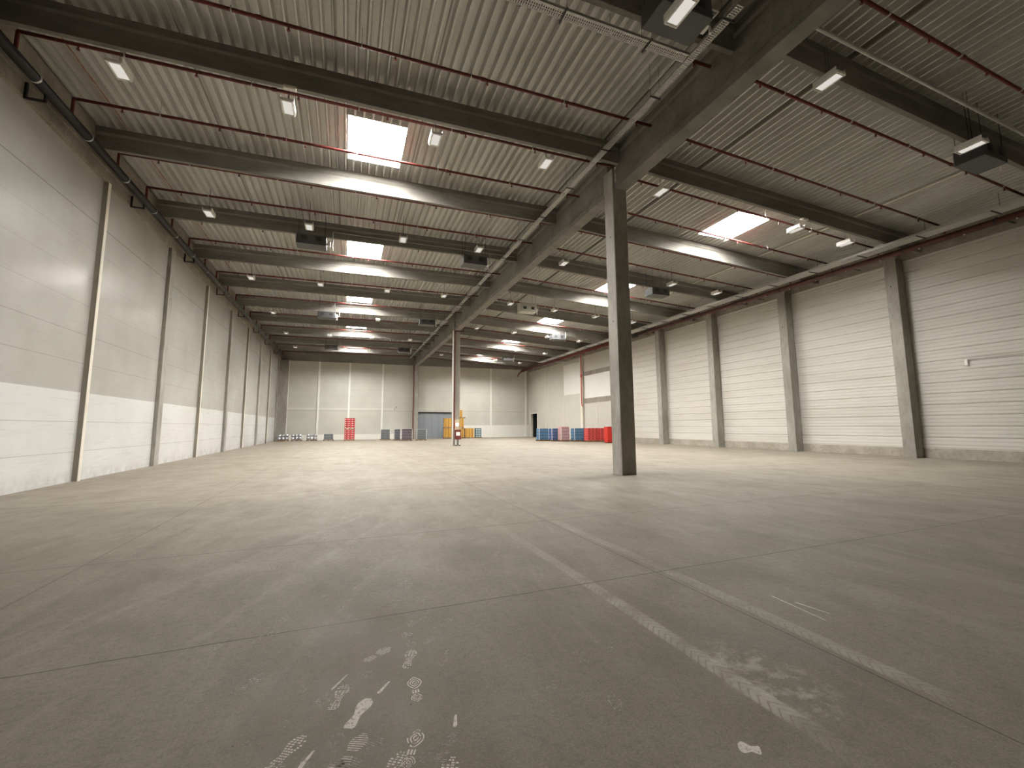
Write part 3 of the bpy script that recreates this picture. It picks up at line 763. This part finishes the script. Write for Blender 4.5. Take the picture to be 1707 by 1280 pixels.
# small wall fittings
b = MB().path([(25.60, 9.2, 4.40), (25.60, 11.15, 4.40)], .012); o = tag(b.build('wall_conduit', M['postdark']), 'thin horizontal conduit on the ribbed right wall with a small socket', 'conduit')
bevel(MB().box(25.58, 25.65, 11.12, 11.24, 4.16, 4.42).build('socket_box', M['white'], o))
b = MB(); b.box(-7.9, 6.25, YF-.03, YF-.003, 3.98, 4.03); o = tag(b.build('wall_conduit', M['white']), 'long thin white conduit across the left part of the far wall', 'conduit')
b = MB(); b.box(6.2, 6.36, YF-.08, YF-.003, 4.18, 4.36); b.box(6.0, 6.16, YF-.08, YF-.003, 3.92, 4.1); b.build('socket_box', M['postdark'], o)

# ------------------------------------------------------------------ goods
def make_pallet(lab, w_=1.2, d=.9):
    b = MB()
    for i in range(7): b.box(-w_/2+i*(w_-.1)/6, -w_/2+i*(w_-.1)/6+.1, -d/2, d/2, .122, .144)
    for i in range(3):
        y = (-d/2, -.05, d/2-.1)[i]; b.box(-w_/2, w_/2, y, y+.1, .10, .122); b.box(-w_/2, w_/2, y, y+.1, 0, .02)
        for x in (-w_/2, -.07, w_/2-.14): b.box(x, x+.14, y, y+.1, .02, .10)
    return b
pal_me = make_pallet('').build('wooden_pallet', M['wood']); PM = pal_me.data; bpy.data.objects.remove(pal_me)
def pallet(x, y, z, lab, grp=None, sx=1.0, rz=0, parent=None):
    o = bpy.data.objects.new('wooden_pallet' if parent is None else 'pallet', PM); C.objects.link(o); o.location = (x, y, z); o.scale = (sx, 1, 1); o.rotation_euler = (0, 0, rz)
    if parent: o.parent = parent
    else: tag(o, lab, 'pallet', grp)
    return o
def crate_mesh(mat, mat2, cw=.385, cd=.385, ch=.24):
    b = MB(); a, d = cw/2, cd/2
    b.box(-a, a, -d, d, 0, ch-.05)
    b.box(-a, -a+.02, -d, d, ch-.05, ch); b.box(a-.02, a, -d, d, ch-.05, ch); b.box(-a, a, -d, -d+.02, ch-.05, ch); b.box(-a, a, d-.02, d, ch-.05, ch)
    b.m = 1
    for s in (-1, 1):
        b.box(-.085, .085, s*d-.004, s*d+.004, ch-.115, ch-.05); b.box(s*a-.004, s*a+.004, -.085, .085, ch-.115, ch-.05); b.box(-a+.004, a-.004, s*d-.002, s*d+.002, .0, .014); b.box(s*a-.002, s*a+.002, -d+.004, d-.004, 0, .014)
    b.m = 2
    for s in (-1, 1):
        b.box(-.14, -.03, s*d-.003, s*d+.003, .035, .105); b.box(.07, .12, s*d-.003, s*d+.003, .05, .09)
    b.m = 1
    for i in (-1, 0, 1):
        for j in (-1, 0, 1): b.tube((i*.11, j*.11, ch-.05), (i*.11, j*.11, ch-.015), .03, 6)
    o = b.build('drinks_crate', [mat, M['black'], mat2]); me = o.data; bpy.data.objects.remove(o); return me
CR = {k_: crate_mesh(M[k_], M[{'yellow': 'crate_brown', 'red': 'paper', 'redpink': 'red', 'teal': 'paper'}[k_]]) for k_ in ('yellow', 'red', 'redpink', 'teal')}
def crate_stack(x, y, z, me, nx, ny, nz, lab, grp, rz=0):
    LV = ['bottom layer', 'second layer up', 'middle layer', 'layer below top', 'top layer'] if nz == 5 else ['bottom layer', 'second layer up', 'layer below top', 'top layer']
    CX = {1: [''], 2: ['left ', 'right '], 3: ['left ', 'middle ', 'right ']}[nx]
    for k3 in range(nz):
        for i in range(nx):
            for j in range(ny):
                lx, ly = (i-(nx-1)/2)*.395, (j-(ny-1)/2)*.395
                o = bpy.data.objects.new('drinks_crate', me); C.objects.link(o)
                o.location = (x+lx, y+ly, z+.146+k3*.242)
                tag(o, '%s, %s%s, %s' % (lab, CX[i], 'front' if j == 0 else 'back', LV[k3]), 'crate', grp)
# red tower: two pallet loads, one on the other
pallet(.43, 58.9, 0, 'wooden pallet on the floor under the tall red crate tower')
crate_stack(.43, 58.9, 0, CR['red'], 3, 2, 5, 'red drinks crate in lower half of lone red tower', 'crates in the lower red tower load')
pallet(.43, 58.9, 1.36, 'wooden pallet halfway up the tall red crate tower')
crate_stack(.43, 58.9, 1.36, CR['red'], 3, 2, 5, 'red drinks crate in upper half of lone red tower', 'crates in the upper red tower load')
# yellow stacks behind the middle column
for x, s in ((12.95, 'left'), (14.45, 'middle'), (15.85, 'right')):
    pallet(x, 60.4, 0, 'wooden pallet on the floor under the %s yellow crate stack' % s)
    crate_stack(x, 60.4, 0, CR['yellow'], 3, 2, 5, 'yellow crate, %s yellow stack, lower load' % s, 'yellow crates, %s bottom load' % s)
for x, s in ((12.95, 'left'), (14.45, 'middle')):
    pallet(x, 60.4, 1.36, 'wooden pallet between the two loads of the %s yellow stack' % s)
    crate_stack(x, 60.4, 1.36, CR['yellow'], 3, 2, 5, 'yellow crate, %s yellow stack, upper load' % s, 'yellow crates, %s upper load' % s)
pallet(14.65, 60.4, 2.72, 'wooden pallet at the very top of the yellow stacks')
crate_stack(14.65, 60.4, 2.72, CR['yellow'], 1, 2, 4, 'yellow crate on the topmost small pallet', 'yellow crates on top')
pallet(17.15, 60.4, 0, 'wooden pallet under the teal crate stack by the far wall', sx=.75)
crate_stack(17.15, 60.4, 0, CR['teal'], 2, 2, 5, 'teal crate right of yellow stacks', 'teal crates')
# red crates of the right-hand row
pallet(23.0, 39.6, 0, 'wooden pallet under the left red stack beside the near column')
crate_stack(23.0, 39.6, 0, CR['redpink'], 3, 2, 5, 'red crate, left red stack by near column', 'red crates, left stack')
pallet(24.25, 39.3, 0, 'wooden pallet under the right red stack beside the near column')
crate_stack(24.25, 39.3, 0, CR['redpink'], 3, 2, 5, 'red crate, right red stack by near column', 'red crates, right stack')
t = empty('red_cabinet', (22.85, 36.2, 0), 'plain bright red cabinet at the end of the row, left of the near column', 'cabinet')
bevel(MB().box(-.25, .25, -.3, .3, .06, 1.5).build('cabinet_body', M['red_bright'], t)); MB().box(-.22, .22, -.27, .27, 0, .06).build('cabinet_base', M['black'], t); MB().box(-.23, .23, -.315, -.3, .1, 1.46).build('cabinet_door', M['red_bright'], t)
# kegs on pallets
b = MB().lathe([(.13, 0), (.165, .015), (.165, .05), (.18, .07), (.18, .14), (.186, .15), (.18, .16), (.18, .25), (.165, .27), (.165, .315), (.14, .32)], 16)
b.m = 1; b.lathe([(.10, .318), (.10, .325)], 12); ko = b.build('steel_keg', [M['steelkeg'], M['black']], None, True); KM = ko.data; bpy.data.objects.remove(ko)
for x, y, s in ((-6.95, 60.4, 'leftmost'), (-5.52, 60.4, 'second'), (-3.82, 60.2, 'third')):
    pallet(x, y, 0, 'low wooden pallet of kegs by the far left corner, %s from the corner' % s if s != 'leftmost' else 'low wooden pallet of kegs right in the far left corner', sx=1.0)
    for k3 in range(2):
        for i in range(3):
            for j in range(2):
                o = bpy.data.objects.new('steel_keg', KM); C.objects.link(o); o.location = (x+(i-1)*.385, y+(j-.5)*.42, .146+k3*.34)
                tag(o, 'steel keg on %s far-left pallet, %s %s, %s tier' % (s, ['left', 'middle', 'right'][i], ['front', 'back'][j], ['lower', 'upper'][k3]), 'keg', 'kegs on the %s pallet' % s)
# wrapped loads: pallet + layers of bottles or cans
def layer_mesh(mat, nx, ny, w_, d, h):
    b = MB(); px, py = w_/nx, d/ny; r = min(px, py)*.44
    for i in range(nx):
        for j in range(ny):
            if 0 < i < nx-1 and 0 < j < ny-1: continue
            b.lathe([(r*.9, 0), (r, h*.06), (r, h*.62), (r*.45, h*.86), (r*.4, h*.97)], 8, ((i-(nx-1)/2)*px, (j-(ny-1)/2)*py))
    b.m = 1; b.box(-w_/2+.07, w_/2-.07, -d/2+.07, d/2-.07, 0, h*.95)  # dark core box: shade between the bottles is put into its colour
    b.m = 2; b.box(-w_/2+.02, w_/2-.02, -d/2+.02, d/2-.02, h*.96, h)
    o = b.build('bottle_layer', [mat, M['gap_shade'], M['paper']]); me = o.data; bpy.data.objects.remove(o); return me
def load(x, y, mat, nl, h, lab, w_=1.12, d=.84, rz=0, px=1.0, top=None):
    t = empty('wrapped_pallet_load', (x, y, 0), lab, 'pallet load', None, rz)
    pallet(0, 0, 0, '', parent=t, sx=px)
    me = layer_mesh(M[mat], 9, 7, w_, d, h)
    for q in range(nl):
        o = bpy.data.objects.new('bottle_layer', me); C.objects.link(o); o.parent = t; o.location = (0, 0, .146+q*h)
    zt = .146+nl*h
    for sx in (-1, 1):
        MB().box(sx*w_/2-.02, sx*w_/2+.02, -d/2-.01, -d/2+.02, .146, zt).build('corner_strip', M['paper'], t)
    if top: MB().box(-w_*.42, w_*.42, -d*.42, d*.42, zt+.01, zt+.07).build('top_tray', M[top], t)
    return t
load(-1.94, 60.0, 'greypack', 2, .34, 'low white wrapped load on a pallet, left of the red tower')
load(4.62, 58.6, 'greypack', 5, .235, 'grey white wrapped can load standing alone right of the red tower')
load(5.75, 55.6, 'greypack', 4, .30, 'pale wrapped load, back left of the three by the far column', w_=.7, px=.6)
load(6.66, 54.0, 'purplepack', 4, .31, 'mauve grey wrapped can load in the middle of the three by the far column', w_=1.2, d=.9)
load(8.38, 54.2, 'greypack', 5, .235, 'grey white wrapped can load just left of the grey door', w_=1.1)
load(19.9, 44.6, 'bluepack', 4, .30, 'blue bottle load at the left end of the right-hand row')
load(20.62, 43.3, 'bluedeep', 4, .30, 'deep blue bottle load, second from the left in the right-hand row', w_=.8, px=.7)
load(21.25, 42.2, 'pinkpack', 4, .32, 'pink and white bottle load in the right-hand row with a tray on top', w_=1.0, px=.85, top='redpink')
load(22.5, 41.4, 'bluepack', 4, .30, 'blue and white bottle load left of the red crates', w_=1.25, d=.9, px=1.05)
load(23.05, 40.6, 'greenpack', 4, .31, 'narrow pale green bottle load against the red crates', w_=.5, px=.45, d=.7) if False else None
# fire point at the foot of the middle column
t = empty('fire_hose_cabinet', (8.86, 37.45, 0), 'red fire cabinet with white notice on white legs at the middle column', 'fire cabinet')
bevel(MB().box(-.26, .26, -.13, .13, .55, 1.35).build('cabinet_body', M['red_pipe'], t))
MB().box(-.17, .17, -.14, -.13, .86, 1.16).build('notice', M['paper'], t)
for sx in (-1, 1):
    MB().box(sx*.15-.05, sx*.15+.05, -.06, .06, .08, .55).build('leg', M['white'], t); MB().box(sx*.15-.07, sx*.15+.07, -.10, .10, 0, .08).build('foot', M['black'], t)
t = empty('column_lamp', (8.84, 37.60, 1.75), 'small glowing warm lamp on the middle column above the fire cabinet', 'lamp')
MB().box(-.12, .12, 0, .09, -.10, .14).build('lamp_back', M['white'], t); MB().lathe([(.04, -.07), (.08, -.03), (.09, .04), (.05, .09)], 12, (0, -.09)).build('lamp_globe', M['warm'], t)
